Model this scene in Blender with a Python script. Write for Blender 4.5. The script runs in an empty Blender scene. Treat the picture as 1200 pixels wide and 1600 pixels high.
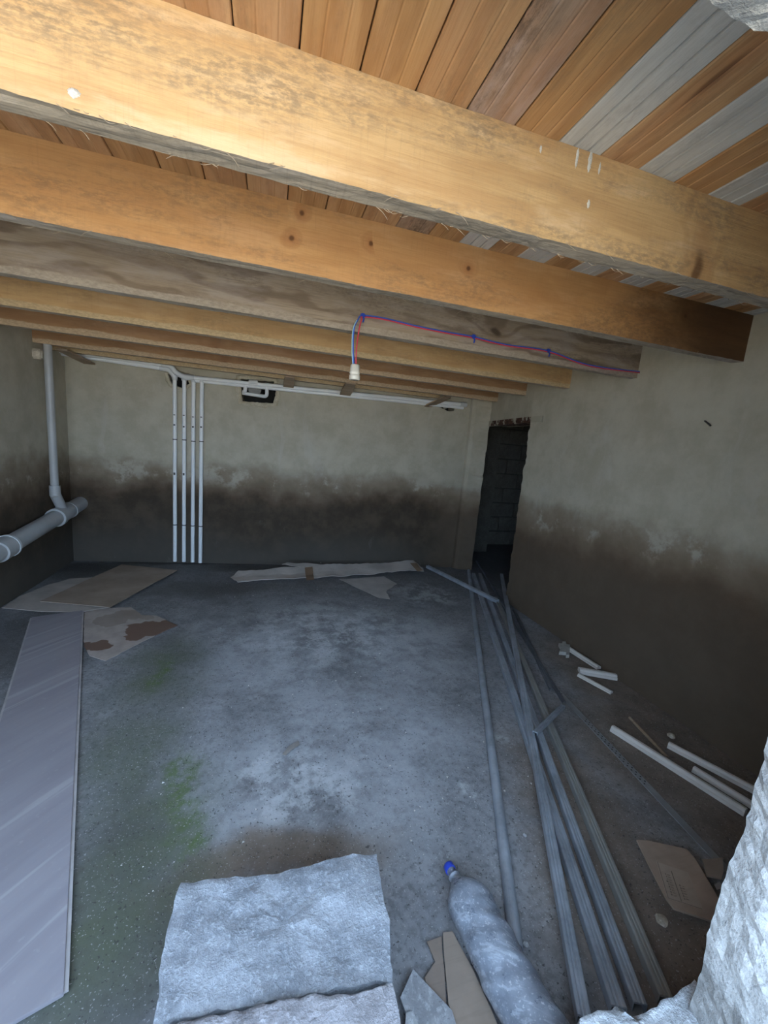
import bpy, bmesh, math, random
from mathutils import Vector, Matrix, noise, geometry
random.seed(7)
S = bpy.context.scene
COL = S.collection

# ------------------------------------------------------------------ camera
YAW, PITCH, ROLL, FPX, CAMH = 0.290328, 0.165571, 0.085299, 625.62, 1.2
fwd = Vector((math.sin(YAW)*math.cos(PITCH), math.cos(YAW)*math.cos(PITCH), -math.sin(PITCH)))
rt0 = Vector((math.cos(YAW), -math.sin(YAW), 0)); up0 = rt0.cross(fwd)
RT = math.cos(ROLL)*rt0 + math.sin(ROLL)*up0
UP = -math.sin(ROLL)*rt0 + math.cos(ROLL)*up0
CAM = Vector((0, 0, CAMH))
cd = bpy.data.cameras.new('camera'); cam = bpy.data.objects.new('camera', cd); COL.objects.link(cam)
M = Matrix((RT, UP, -fwd)).transposed().to_4x4(); M.translation = CAM
cam.matrix_world = M
cd.sensor_fit = 'VERTICAL'; cd.sensor_height = 24.0; cd.lens = 24.0*FPX/1600.0
cd.clip_start = 0.02
S.camera = cam

# ------------------------------------------------------------------ light
W = bpy.data.worlds.new('sky'); S.world = W; W.use_nodes = True
bg = W.node_tree.nodes['Background']
bg.inputs[0].default_value = (0.53, 0.74, 1.0, 1); bg.inputs[1].default_value = 4.0
sl = bpy.data.lights.new('sun', 'SUN'); sl.energy = 14.0; sl.angle = 0.01; sl.color = (1.0, 0.90, 0.74)
so = bpy.data.objects.new('sun', sl); COL.objects.link(so)
so.rotation_euler = Vector((0.25, -0.62, -0.85)).to_track_quat('-Z', 'Y').to_euler()
so.location = (0, 5, 8)
vs = S.view_settings
vs.view_transform = 'Standard'; vs.look = 'None'; vs.gamma = 1.0; vs.use_curve_mapping = False
vs.exposure = 1.1

# ------------------------------------------------------------------ pixel -> world
def ray(x, y): return fwd + RT*((x-600)/FPX) - UP*((y-800)/FPX)
def onz(x, y, z=0.0):
    d = ray(x, y); return CAM + d*((z-CAM.z)/d.z)
def ony(x, y, v):
    d = ray(x, y); return CAM + d*(v/d.y)
def onx(x, y, v):
    d = ray(x, y); return CAM + d*(v/d.x)
def onp(x, y, p, n):
    d = ray(x, y); return CAM + d*((p-CAM).dot(n)/d.dot(n))

# ------------------------------------------------------------------ mesh helpers
def link(name, me, mats, parent=None, smooth=False):
    o = bpy.data.objects.new(name, me); COL.objects.link(o)
    for m in (mats if isinstance(mats, (list, tuple)) else [mats]):
        me.materials.append(m)
    if smooth:
        me.shade_smooth()
    if parent: o.parent = parent
    return o
def mesh(name, v, f, mats, parent=None, smooth=False, mi=None):
    me = bpy.data.meshes.new(name); me.from_pydata([tuple(q) for q in v], [], f)
    if mi: me.polygons.foreach_set('material_index', mi)
    me.update()
    bm = bmesh.new(); bm.from_mesh(me); bmesh.ops.recalc_face_normals(bm, faces=bm.faces); bm.to_mesh(me); bm.free()
    return link(name, me, mats, parent, smooth)
def frombm(name, bm, mats, parent=None, smooth=False):
    bmesh.ops.recalc_face_normals(bm, faces=bm.faces)
    me = bpy.data.meshes.new(name); bm.to_mesh(me); bm.free()
    return link(name, me, mats, parent, smooth)
def empty(name, loc=(0, 0, 0)):
    o = bpy.data.objects.new(name, None); COL.objects.link(o); o.location = loc; o.empty_display_size = .05
    bpy.context.view_layer.update()
    return o
def tag(o, label, cat, group=None):
    o['label'] = label; o['category'] = cat
    if group: o['group'] = group
    return o
def struct(o): o['kind'] = 'structure'; return o
def nz(x, y=0, z=0): return noise.noise(Vector((x, y, z)))
def box(name, x0, x1, y0, y1, z0, z1, mat, parent=None, bevel=0):
    bm = bmesh.new(); bmesh.ops.create_cube(bm, size=1)
    for v in bm.verts:
        v.co = Vector(((x0+x1)/2+v.co.x*(x1-x0), (y0+y1)/2+v.co.y*(y1-y0), (z0+z1)/2+v.co.z*(z1-z0)))
    if bevel: bmesh.ops.bevel(bm, geom=bm.edges[:], offset=bevel, segments=2, affect='EDGES')
    return frombm(name, bm, mat, parent)
def smoothpath(pts, n=6):
    pts = [Vector(p) for p in pts]; out = []
    for i in range(len(pts)-1):
        p0 = pts[max(i-1, 0)]; p1 = pts[i]; p2 = pts[i+1]; p3 = pts[min(i+2, len(pts)-1)]
        for k in range(n):
            t = k/n
            out.append(.5*((2*p1)+(-p0+p2)*t+(2*p0-5*p1+4*p2-p3)*t*t+(-p0+3*p1-3*p2+p3)*t**3))
    out.append(pts[-1]); return out
def tube_data(pts, r, seg=12, caps=True):
    pts = [Vector(p) for p in pts]; n = len(pts); v = []; f = []
    rs = r if isinstance(r, (list, tuple)) else [r]*n
    t0 = (pts[1]-pts[0]).normalized()
    a = Vector((0, 0, 1)) if abs(t0.z) < .9 else Vector((1, 0, 0))
    u = t0.cross(a).normalized()
    for i in range(n):
        t = (pts[min(i+1, n-1)]-pts[max(i-1, 0)]).normalized()
        u = (u - t*u.dot(t)).normalized(); w = t.cross(u)
        for k in range(seg):
            an = 2*math.pi*k/seg
            v.append(pts[i]+(u*math.cos(an)+w*math.sin(an))*rs[i])
    for i in range(n-1):
        for k in range(seg):
            f.append((i*seg+k, i*seg+(k+1) % seg, (i+1)*seg+(k+1) % seg, (i+1)*seg+k))
    if caps:
        f.append(tuple(range(seg))[::-1]); f.append(tuple((n-1)*seg+k for k in range(seg)))
    return v, f
def sharpcaps(me):
    ring = {tuple(sorted(k)) for p in me.polygons if len(p.vertices) != 4 for k in p.edge_keys}
    for e in me.edges:
        if tuple(sorted(e.vertices)) in ring: e.use_edge_sharp = True
def tube(name, pts, r, mat, parent=None, seg=12, smooth=True):
    v, f = tube_data(pts, r, seg)
    o = mesh(name, v, f, mat, parent)
    if smooth:
        for p in o.data.polygons: p.use_smooth = len(p.vertices) == 4
        sharpcaps(o.data)
    return o
def elbowpath(pts, rad=.03, n=5):
    pts = [Vector(p) for p in pts]; out = [pts[0]]
    for i in range(1, len(pts)-1):
        a = pts[i]+(pts[i-1]-pts[i]).normalized()*rad; b = pts[i]+(pts[i+1]-pts[i]).normalized()*rad
        for k in range(n+1):
            t = k/n; out.append(a*(1-t)**2+pts[i]*2*t*(1-t)+b*t*t)
    out.append(pts[-1]); return out
def lathe(name, prof, a, axis, mat, parent=None, seg=24, disp=None):
    """prof = [(s, r)] along axis from point a"""
    axis = Vector(axis).normalized()
    h = Vector((0, 0, 1)) if abs(axis.z) < .9 else Vector((1, 0, 0))
    u = axis.cross(h).normalized(); w = axis.cross(u)
    v = []; f = []
    for s, r in prof:
        for k in range(seg):
            an = 2*math.pi*k/seg; rr = r
            if disp: rr += disp(s, an, r)
            v.append(Vector(a)+axis*s+(u*math.cos(an)+w*math.sin(an))*rr)
    n = len(prof)
    for i in range(n-1):
        for k in range(seg):
            f.append((i*seg+k, i*seg+(k+1) % seg, (i+1)*seg+(k+1) % seg, (i+1)*seg+k))
    f.append(tuple(range(seg))[::-1]); f.append(tuple((n-1)*seg+k for k in range(seg)))
    o = mesh(name, v, f, mat, parent)
    for p in o.data.polygons: p.use_smooth = len(p.vertices) == 4
    sharpcaps(o.data)
    return o
def jag(poly, step=.02, amp=.004, seed=0):
    """subdivide the outline of a 2D polygon and roughen it"""
    out = []; n = len(poly)
    for i in range(n):
        a = Vector(poly[i][:2]); b = Vector(poly[(i+1) % n][:2]); L = (b-a).length
        k = max(1, int(L/step)); nn = Vector((-(b-a).y, (b-a).x)).normalized()
        for j in range(k):
            p = a.lerp(b, j/k)
            m = nz(p.x*37+seed, p.y*37, seed*3.1)+.6*nz(p.x*110, p.y*110+seed, 4)
            out.append(p+nn*m*amp)
    return out
def sheet(name, poly, z, th, mat, parent=None, cuts=2, crumple=.0, freq=7, lift=None, seed=0, jagamp=0, step=.03):
    """a thin plate: outline in world XY, given thickness, uneven if asked"""
    P = jag(poly, step, jagamp, seed) if jagamp else [Vector(p[:2]) for p in poly]
    bm = bmesh.new(); vs_ = [bm.verts.new((p.x, p.y, 0)) for p in P]
    fc = bm.faces.new(vs_)
    if crumple or lift:
        bmesh.ops.triangulate(bm, faces=[fc])
        for _ in range(cuts): bmesh.ops.subdivide_edges(bm, edges=bm.edges[:], cuts=1, use_grid_fill=True)
        bmesh.ops.triangulate(bm, faces=bm.faces[:])
    bm.normal_update()
    for q in bm.faces:
        if q.normal.z < 0: q.normal_flip()
    def zz(x, y):
        r = z
        if crumple: r += crumple*(.5+.5*nz(x*freq+seed, y*freq, seed))
        if lift: r += lift(x, y)
        return r
    top = {v: v.co.copy() for v in bm.verts}
    r = bmesh.ops.extrude_face_region(bm, geom=bm.faces[:])
    ext = {e for e in r['geom'] if isinstance(e, bmesh.types.BMVert)}
    for v in bm.verts:
        v.co.z = zz(v.co.x, v.co.y) + (th if v in ext else 0)
    return frombm(name, bm, mat, parent)
def px(pts, z=0.0): return [onz(x, y, z).to_2d() for x, y in pts]

# ------------------------------------------------------------------ node helpers
class NT:
    def __init__(s, name):
        s.m = bpy.data.materials.new(name); s.m.use_nodes = True; s.t = s.m.node_tree
        s.b = s.t.nodes['Principled BSDF']
    def n(s, ty, **kw):
        q = s.t.nodes.new(ty)
        for k, v in kw.items(): setattr(q, k, v)
        return q
    def put(s, sock, v):
        if isinstance(v, bpy.types.NodeSocket): s.t.links.new(v, sock)
        elif v is not None:
            sock.default_value = v if not isinstance(v, tuple) or len(v) != 3 or sock.type != 'RGBA' else (*v, 1)
    def pos(s, kind='Object'):
        return s.n('ShaderNodeTexCoord').outputs[kind]
    def wpos(s): return s.n('ShaderNodeNewGeometry').outputs['Position']
    def map(s, v, scale=(1, 1, 1), loc=(0, 0, 0), rot=(0, 0, 0)):
        q = s.n('ShaderNodeMapping'); s.put(q.inputs[0], v)
        q.inputs['Scale'].default_value = scale; q.inputs['Location'].default_value = loc; q.inputs['Rotation'].default_value = rot
        return q.outputs[0]
    def noise(s, v, scale=5, detail=4, rough=.55, dist=0):
        q = s.n('ShaderNodeTexNoise'); s.put(q.inputs['Vector'], v); q.inputs['Scale'].default_value = scale
        q.inputs['Detail'].default_value = detail; q.inputs['Roughness'].default_value = rough; q.inputs['Distortion'].default_value = dist
        return q.outputs[0]
    def vor(s, v, scale=5, feature='F1', rand=1):
        q = s.n('ShaderNodeTexVoronoi', feature=feature); s.put(q.inputs['Vector'], v)
        q.inputs['Scale'].default_value = scale; q.inputs['Randomness'].default_value = rand
        return q.outputs['Distance']
    def ramp(s, f, stops):
        q = s.n('ShaderNodeValToRGB'); s.put(q.inputs[0], f); e = q.color_ramp.elements
        while len(e) < len(stops): e.new(.5)
        for el, (p, c) in zip(e, stops):
            el.position = p; el.color = (c, c, c, 1) if not isinstance(c, tuple) else (*c, 1)
        return q.outputs[0]
    def sm(s, f, a, b, lo=0., hi=1.):
        q = s.n('ShaderNodeMapRange', interpolation_type='SMOOTHSTEP'); s.put(q.inputs[0], f)
        q.inputs[1].default_value = a; q.inputs[2].default_value = b; q.inputs[3].default_value = lo; q.inputs[4].default_value = hi
        return q.outputs[0]
    def math(s, op, a, b=None, c=None):
        q = s.n('ShaderNodeMath', operation=op); s.put(q.inputs[0], a)
        if b is not None: s.put(q.inputs[1], b)
        if c is not None: s.put(q.inputs[2], c)
        return q.outputs[0]
    def vm(s, op, a, b=None):
        q = s.n('ShaderNodeVectorMath', operation=op); s.put(q.inputs[0], a)
        if b is not None: s.put(q.inputs[1], b)
        return q.outputs['Value'] if op in ('LENGTH', 'DISTANCE') else q.outputs[0]
    def xyz(s, v):
        q = s.n('ShaderNodeSeparateXYZ'); s.put(q.inputs[0], v); return q.outputs
    def comb(s, x, y, z):
        q = s.n('ShaderNodeCombineXYZ'); s.put(q.inputs[0], x); s.put(q.inputs[1], y); s.put(q.inputs[2], z); return q.outputs[0]
    def mix(s, f, a, b, mode='MIX'):
        q = s.n('ShaderNodeMix', data_type='RGBA', blend_type=mode)
        s.put(q.inputs[0], f); s.put(q.inputs[6], a); s.put(q.inputs[7], b); return q.outputs[2]
    def bump(s, h, strength=.3, dist=.01, prev=None):
        q = s.n('ShaderNodeBump'); q.inputs['Strength'].default_value = strength; q.inputs['Distance'].default_value = dist
        s.put(q.inputs['Height'], h)
        if prev: s.put(q.inputs['Normal'], prev)
        return q.outputs[0]
    def blob(s, v, items, wob=None, soft=(.55, 1.15)):
        """union of soft ellipses in XY; items = (cx, cy, rx, ry)"""
        acc = None
        if wob is not None: v = s.vm('ADD', v, wob)
        for cx, cy, rx, ry in items:
            q = s.map(v, (1/rx, 1/ry, 0), (-cx/rx, -cy/ry, 0))
            m = s.sm(s.vm('LENGTH', q), soft[0], soft[1], 1, 0)
            acc = m if acc is None else s.math('MAXIMUM', acc, m)
        return acc
    def out(s, col, rough=.8, bump=None, **kw):
        s.put(s.b.inputs['Base Color'], col); s.put(s.b.inputs['Roughness'], rough)
        if bump is not None: s.put(s.b.inputs['Normal'], bump)
        for k, v in kw.items(): s.put(s.b.inputs[k.replace('_', ' ')], v)
        return s.m

def wood(name, light, dark, axis='x', grain=1.0, knots=.5, knotscale=(2.2, 6), mould=.3, mouldcol=(.16, .13, .10), pale=.0, seed=0, bstr=.25, rough=.75, tint=(.45, .17, .05), saw=0., ksize=.05, keep=.4, wet=None, ring=.38, low=None):
    k = NT(name); p0 = p = k.pos('Object')
    if axis == 'y':
        x, y, z = k.xyz(p); p = k.comb(y, x, z)
        oi = k.n('ShaderNodeObjectInfo').outputs['Random']
        p = k.vm('ADD', p, k.comb(k.math('MULTIPLY', oi, 37.0), k.math('MULTIPLY', oi, 11.0), 0.0))
    p = k.map(p, loc=(seed*3.7, seed*1.3, seed*.71))
    x, y, z = k.xyz(p)
    face = k.math('ADD', y, z)
    warpn = k.noise(k.map(p, (1.3, 4, 4)), 1.6, 3)
    # knots: one per cell of a flat Voronoi, some dropped
    kx = k.math('ADD', k.math('MULTIPLY', x, knotscale[0]), k.math('MULTIPLY', warpn, .25))
    kp = k.comb(kx, k.math('MULTIPLY', face, knotscale[1]), 0.0)
    q = k.n('ShaderNodeTexVoronoi', voronoi_dimensions='2D'); k.put(q.inputs['Vector'], kp); q.inputs['Scale'].default_value = 1
    kd = q.outputs['Distance']
    on = k.sm(k.xyz(q.outputs['Color'])[0], keep, keep+.02)
    kinf = k.math('MULTIPLY', k.sm(kd, .0, ksize*7, 1, 0), on)
    warp = k.math('MULTIPLY', warpn, 2.2)
    g = k.math('ADD', k.math('MULTIPLY', face, 26*grain), k.math('MULTIPLY', warp, 3.0))
    g = k.math('ADD', g, k.math('MULTIPLY', kinf, 2.6*min(1, knots*1.5)))
    rings = k.sm(k.math('SINE', k.math('MULTIPLY', g, 3.1)), -.2, 1.0)
    fib = k.noise(k.map(p, (2.5, 70, 70)), 3.0, 5, .65)
    fib2 = k.noise(k.map(p, (.9, 9, 9)), 2.2, 4, .6)
    blot = k.noise(k.map(p, (2.2, 5, 5), (7, 1, 2)), 1.6, 6, .65)
    c = k.mix(k.math('MULTIPLY', rings, ring), light, dark)
    c = k.mix(k.sm(fib, .42, .75, 0, .55), c, dark)
    c = k.mix(k.sm(fib2, .38, .7, .0, .6), c, k.mix(.5, light, tint))
    c = k.mix(k.sm(blot, .52, .75, 0, .45), c, k.mix(.35, dark, tint))
    if pale: c = k.mix(k.sm(k.noise(k.map(p, (1.2, 5, 5), (5, 3, 1)), 2.4, 6, .65), .48, .68, 0, pale), c, (min(1, light[0]*1.18), light[1]*1.30, light[2]*1.65))
    if saw:
        sv = k.noise(k.map(p, (75, 3.5, 3.5)), 2.2, 4, .7)
        c = k.mix(k.sm(sv, .5, .72, 0, saw), c, k.mix(.6, dark, mouldcol))
    if knots:
        kk = k.math('MULTIPLY', k.sm(k.math('ADD', kd, k.math('MULTIPLY', k.noise(k.vm('MULTIPLY', kp, (9, 9, 9)), 1.0, 2), ksize*.5)), ksize*.7, ksize*1.6, 1, 0), on)
        c = k.mix(k.math('MULTIPLY', k.math('MULTIPLY', k.sm(kd, ksize*.8, ksize*4.5, 1, 0), on), knots*.6), c, tint)
        c = k.mix(k.math('MULTIPLY', kk, min(1, knots*1.2)), c, tuple(a*.38 for a in tint))
    if mould:
        mm = k.noise(k.map(p, (1.4, 5, 5), (2, 7, 3)), 1.3, 7, .72)
        sp = k.noise(k.map(p, (16, 40, 40)), 2.5, 5, .75)
        mk = k.math('MULTIPLY', k.sm(mm, .44, .64), k.sm(sp, .38, .60))
        c = k.mix(k.math('MULTIPLY', mk, mould), c, mouldcol)
    if low:
        lh, lc = low
        lz_ = k.math('ADD', k.xyz(p0)[2], k.math('MULTIPLY', k.math('SUBTRACT', k.noise(k.map(p, (1.6, 1, 0)), 2.0, 5, .6), .5), .04))
        c = k.mix(k.sm(lz_, lh*.85, lh*1.05, .85, 0), c, k.mix(k.sm(k.noise(k.map(p, (40, 90, 90)), 1.5, 4, .7), .35, .65), tuple(a*.72 for a in lc), lc))
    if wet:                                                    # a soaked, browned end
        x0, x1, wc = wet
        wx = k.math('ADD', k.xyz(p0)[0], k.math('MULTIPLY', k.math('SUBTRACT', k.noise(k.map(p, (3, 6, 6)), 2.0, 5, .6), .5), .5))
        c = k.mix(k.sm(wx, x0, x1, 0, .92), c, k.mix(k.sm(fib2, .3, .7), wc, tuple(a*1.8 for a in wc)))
    h = k.math('ADD', k.math('MULTIPLY', fib, .7), k.math('MULTIPLY', rings, .3))
    return k.out(c, rough, k.bump(h, bstr, .004))

# ------------------------------------------------------------------ materials
def mat_plain(name, col, rough=.6, var=.15, scale=12, metallic=0, bstr=0, **kw):
    k = NT(name); p = k.pos('Object')
    f = k.noise(p, scale, 5, .6)
    c = k.mix(k.sm(f, .3, .7), tuple(a*(1-var) for a in col), tuple(min(1, a*(1+var)) for a in col))
    b = k.bump(k.noise(p, scale*8, 4), bstr, .003) if bstr else None
    return k.out(c, rough, b, Metallic=metallic, **kw)

def mat_wall():
    k = NT('plaster_damp'); p = k.wpos(); x, y, z = k.xyz(p)
    big = k.noise(p, 1.3, 4, .6); mid = k.noise(p, 6, 6, .65); fine = k.noise(p, 60, 4, .6)
    trowel = k.noise(k.map(p, (1, 1, .35), rot=(.3, .2, 0)), 7, 5, .6, .6)
    base = k.mix(k.sm(mid, .3, .7), (.42, .385, .30), (.52, .485, .395))
    base = k.mix(k.sm(trowel, .55, .75, 0, .45), base, (.56, .545, .50))
    base = k.mix(k.sm(big, .5, .75, 0, .5), base, (.37, .35, .295))
    # rising damp, with its own uneven line
    zz = k.math('ADD', z, k.math('ADD', k.math('MULTIPLY', k.math('SUBTRACT', big, .5), .42), k.math('MULTIPLY', k.math('SUBTRACT', mid, .5), .12)))
    w = k.sm(zz, .60, .95, 1, 0)
    wet = k.mix(k.sm(mid, .35, .7), (.046, .032, .020), (.085, .061, .041))
    wet = k.mix(k.math('MULTIPLY', k.sm(zz, .0, .45, .75, 0), k.sm(x, 1.3, 1.9, 1, .15)), wet, (.082, .073, .063))
    wet = k.mix(k.sm(trowel, .62, .74, 0, .35), wet, (.17, .16, .145))
    rust = k.math('MULTIPLY', k.sm(zz, .55, .75), k.sm(zz, .80, .98, 1, 0))
    wet = k.mix(k.sm(x, 1.5, 1.9, 0, .5), wet, (.155, .112, .078))
    c = k.mix(w, base, wet)
    c = k.mix(k.math('MULTIPLY', rust, .45), c, (.17, .098, .05))
    # salt bloom above the damp line
    bl = k.math('MULTIPLY', k.math('MULTIPLY', k.sm(zz, .70, .80), k.sm(zz, .86, .97, 1, 0)), k.sm(k.noise(p, 3.1, 7, .7), .53, .62))
    c = k.mix(k.math('MULTIPLY', bl, .8), c, (.46, .42, .35))
    h = k.math('ADD', k.math('MULTIPLY', trowel, .6), k.math('MULTIPLY', fine, .25))
    return k.out(c, .85, k.bump(h, .25, .012))

def mat_floor():
    k = NT('concrete_floor'); p = k.wpos(); x, y, z = k.xyz(p)
    big = k.noise(p, 1.6, 5, .6); mid = k.noise(p, 7, 7, .68); fine = k.noise(p, 55, 5, .65); spk = k.noise(p, 190, 2, .5)
    c = k.mix(k.sm(mid, .3, .72), (.195, .20, .217), (.31, .317, .342))
    c = k.mix(k.sm(fine, .48, .66, 0, .5), c, (.10, .10, .108))
    c = k.mix(k.sm(k.noise(p, 26, 6, .7), .5, .68, 0, .4), c, (.12, .12, .125))
    wob = k.vm('MULTIPLY', k.vm('SUBTRACT', k.n('ShaderNodeTexNoise').outputs['Color'], (.5, .5, .5)), (.3, .3, 0))
    nt = wob.node.inputs[0].links[0].from_node.inputs[0].links[0].from_node
    k.put(nt.inputs['Vector'], p); nt.inputs['Scale'].default_value = 4; nt.inputs['Detail'].default_value = 6
    B = lambda pts, r, soft=(.4, 1.3): k.blob(p, [(*onz(a, b).to_2d(), *rr) for (a, b), rr in zip(pts, r)], wob, soft)
    # paler middle of the floor, broken up by noise
    pale_mid = B([(500, 1010), (450, 1230), (650, 1000), (560, 1150)], [(.75, .8), (.45, .4), (.4, .5), (.5, .5)])
    c = k.mix(k.math('MULTIPLY', pale_mid, k.sm(k.noise(p, 3.3, 8, .72), .36, .62, .0, .75)), c, (.44, .46, .50))
    c = k.mix(k.sm(k.noise(k.map(p, loc=(4, 2, 0)), 2.6, 8, .7), .52, .66, 0, .45), c, (.125, .125, .135))
    lime = k.math('MULTIPLY', B([(510, 985), (470, 1230), (660, 925), (395, 1205), (740, 1230), (730, 1440), (790, 1155), (500, 1310), (850, 1435)], [(.55, .45), (.22, .16), (.3, .25), (.1, .08), (.03, .05), (.04, .08), (.06, .06), (.07, .05), (.03, .04)]), k.sm(k.noise(p, 7, 9, .78), .45, .58))
    c = k.mix(k.math('MULTIPLY', lime, .6), c, (.60, .63, .67))
    # brown earth plus painted shade near right wall; painted contact shade behind the step
    dirt_shade = B([(1060, 1180), (1000, 1420), (900, 1250), (950, 1060), (440, 1340), (1100, 1480), (1150, 1250)], [(.5, .5), (.32, .3), (.2, .4), (.3, .6), (.35, .1), (.3, .3), (.4, .4)])
    c = k.mix(k.math('MULTIPLY', dirt_shade, .88), c, k.mix(k.sm(mid, .3, .7), (.15, .115, .088), (.24, .19, .15)))
    # wet darker strips on the left and at the back
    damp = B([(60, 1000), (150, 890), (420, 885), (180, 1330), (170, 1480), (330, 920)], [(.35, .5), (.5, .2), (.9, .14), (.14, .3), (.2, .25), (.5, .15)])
    damp = k.math('MAXIMUM', damp, k.sm(x, 1.98, 2.3))  # painted dark: shade of the room past the doorway, carried by this mask
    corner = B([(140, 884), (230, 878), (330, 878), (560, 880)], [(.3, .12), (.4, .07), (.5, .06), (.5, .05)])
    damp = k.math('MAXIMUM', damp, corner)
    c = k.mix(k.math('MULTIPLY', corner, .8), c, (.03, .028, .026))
    c = k.mix(k.sm(y, 2.3, 3.5, 0, .45), c, (.10, .098, .098))  # smooth darkening of the rear floor, separate from the wet strips
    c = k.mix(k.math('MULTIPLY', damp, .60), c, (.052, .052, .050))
    # algae
    g0 = B([(235, 1300), (200, 1180), (250, 1050), (190, 1450), (290, 1400)], [(.2, .3), (.2, .3), (.22, .4), (.13, .2), (.1, .15)], (.2, 1.4))
    c = k.mix(k.math('MULTIPLY', g0, k.sm(mid, .25, .7, .4, .85)), c, (.095, .112, .072))
    g1 = B([(288, 1225), (300, 1318), (285, 1275), (250, 1055)], [(.065, .17), (.055, .05), (.07, .10), (.05, .16)], (.15, 1.35))
    g1 = k.math('MULTIPLY', g1, k.sm(k.noise(p, 26, 7, .75), .36, .62))
    c = k.mix(k.math('MULTIPLY', g1, .85), c, (.085, .135, .030))
    c = k.mix(k.sm(spk, .64, .70, 0, .55), c, (.5, .5, .52))
    c = k.mix(k.sm(k.noise(k.map(p, loc=(9, 4, 0)), 110, 3, .6), .62, .68, 0, .75), c, (.045, .045, .045))
    h = k.math('ADD', k.math('MULTIPLY', mid, .5), k.math('MULTIPLY', fine, .5))
    return k.out(c, k.sm(damp, 0, 1, .82, .6), k.bump(h, .35, .008))

def mat_stone(name, a, b, scale=9, crust=.0, bstr=.8):
    k = NT(name); p = k.pos('Object')
    f = k.noise(p, scale, 8, .7); g = k.noise(p, scale*9, 5, .7); s = k.noise(p, scale*25, 3, .6)
    c = k.mix(k.sm(f, .32, .68), a, b)
    c = k.mix(k.sm(g, .5, .68, 0, .6), c, tuple(min(1, q*1.45) for q in b))
    c = k.mix(k.sm(s, .60, .70, 0, .6), c, tuple(q*.5 for q in a))
    h = k.math('ADD', k.math('MULTIPLY', f, .5), k.math('ADD', k.math('MULTIPLY', g, .35), k.math('MULTIPLY', s, .12)))
    return k.out(c, .9, k.bump(h, bstr, .012))

def mat_card(name, col, stain=0, scol=(.14, .075, .045), seed=0):
    k = NT(name); p = k.map(k.wpos(), loc=(seed, seed*.4, 0))
    f = k.noise(p, 5, 6, .6); g = k.noise(k.map(p, (3, 40, 3), rot=(0, 0, .7)), 3, 3)
    c = k.mix(k.sm(f, .3, .7), tuple(q*.82 for q in col), tuple(q*1.12 for q in col))
    c = k.mix(k.sm(g, .5, .7, 0, .18), c, tuple(q*.6 for q in col))
    if stain: c = k.mix(k.sm(k.noise(k.map(p, loc=(3, 8, 1)), 3.4, 3, .5), .53, .56, 0, stain), c, scol)
    return k.out(c, .85, k.bump(f, .2, .006))

def mat_metal():
    k = NT('galvanised_steel'); p = k.pos('Object')
    f = k.noise(k.wpos(), 9, 6, .65); g = k.vor(k.wpos(), 70)
    c = k.mix(k.sm(f, .3, .7), (.26, .295, .345), (.47, .52, .60))
    c = k.mix(k.sm(g, .1, .6, 0, .25), c, (.45, .48, .53))
    return k.out(c, k.sm(f, .3, .7, .42, .66), k.bump(k.noise(k.wpos(), 60, 3), .08, .002), Metallic=.4)

M_WALL = mat_wall(); M_FLOOR = mat_floor(); M_METAL = mat_metal()
W_ORANGE = [wood('pine_board_%d' % i, a, b, 'y', .8, .7, (1.1, 9), .35, (.20, .13, .08), .35, i+1.3, ksize=.07, keep=.6, tint=t, ring=.6) for i, (a, b, t) in enumerate([
    ((.50, .285, .125), (.33, .165, .066), (.40, .17, .06)), ((.46, .255, .11), (.29, .14, .055), (.36, .15, .055)), ((.52, .31, .155), (.34, .17, .075), (.40, .16, .06)), ((.42, .225, .10), (.26, .12, .05), (.32, .13, .05))])]
W_BROWN = wood('pine_board_stained', (.40, .28, .20), (.25, .16, .10), 'y', 1.0, .2, (1, 4), .9, (.14, .09, .06), .7, 8)
W_GREY = wood('pine_board_limewashed', (.58, .57, .55), (.41, .395, .38), 'y', 1.0, .12, (1, 5), .5, (.30, .275, .26), .0, 5, .3, .8, (.50, .48, .46))
B1 = wood('beam_pale_pine', (.62, .42, .215), (.44, .265, .12), 'x', .28, .75, (3.0, .9), .72, (.22, .165, .115), .7, 2.2, .4, .78, (.36, .175, .07), .2, .045, .45)
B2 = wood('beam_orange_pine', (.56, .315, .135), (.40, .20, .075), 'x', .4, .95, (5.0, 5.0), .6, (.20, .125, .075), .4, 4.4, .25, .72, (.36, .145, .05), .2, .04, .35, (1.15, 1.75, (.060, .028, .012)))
B3 = wood('beam_weathered', (.36, .295, .23), (.165, .12, .088), 'x', .95, .85, (2.0, 2.6), .5, (.11, .085, .065), .35, 6.1, .6, .85, (.20, .14, .095), .0, .05, .35, ring=.85, low=(.028, (.44, .375, .31)))
B4 = wood('beam_light_pine', (.56, .37, .185), (.41, .24, .105), 'x', .4, .85, (3.2, .9), .45, (.22, .16, .10), .35, 9.7, .25, .75, (.30, .15, .065), .15, .05, .3, low=(.03, (.60, .46, .28)))
B5 = wood('beam_red_pine', (.40, .235, .125), (.28, .145, .07), 'x', .5, .7, (2.4, 1.2), .45, (.2, .13, .08), .35, 12.4, .25, .75, (.24, .105, .05), .1, .05, .4, low=(.034, (.62, .48, .33)))
B_UNDER = wood('sawn_underside', (.46, .385, .305), (.23, .185, .145), 'x', 1.6, .0, (2, 5), .7, (.12, .105, .09), .4, 3.3, .8, .9, (.26, .22, .18), .3)
B_UNDER2 = wood('sawn_underside_light', (.52, .42, .31), (.36, .275, .20), 'x', 1.6, .0, (2, 5), .6, (.2, .17, .13), .4, 7.3, .7, .9, (.36, .28, .20), .3)
W_OLD = wood('old_lath', (.40, .30, .21), (.25, .175, .115), 'x', 1.5, .2, (2, 5), .5, (.1, .08, .06), .2, 15, .5, .85, (.2, .13, .08))
M_PPR = mat_plain('white_plastic_pipe', (.84, .86, .88), .35, .04, 6)
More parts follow.
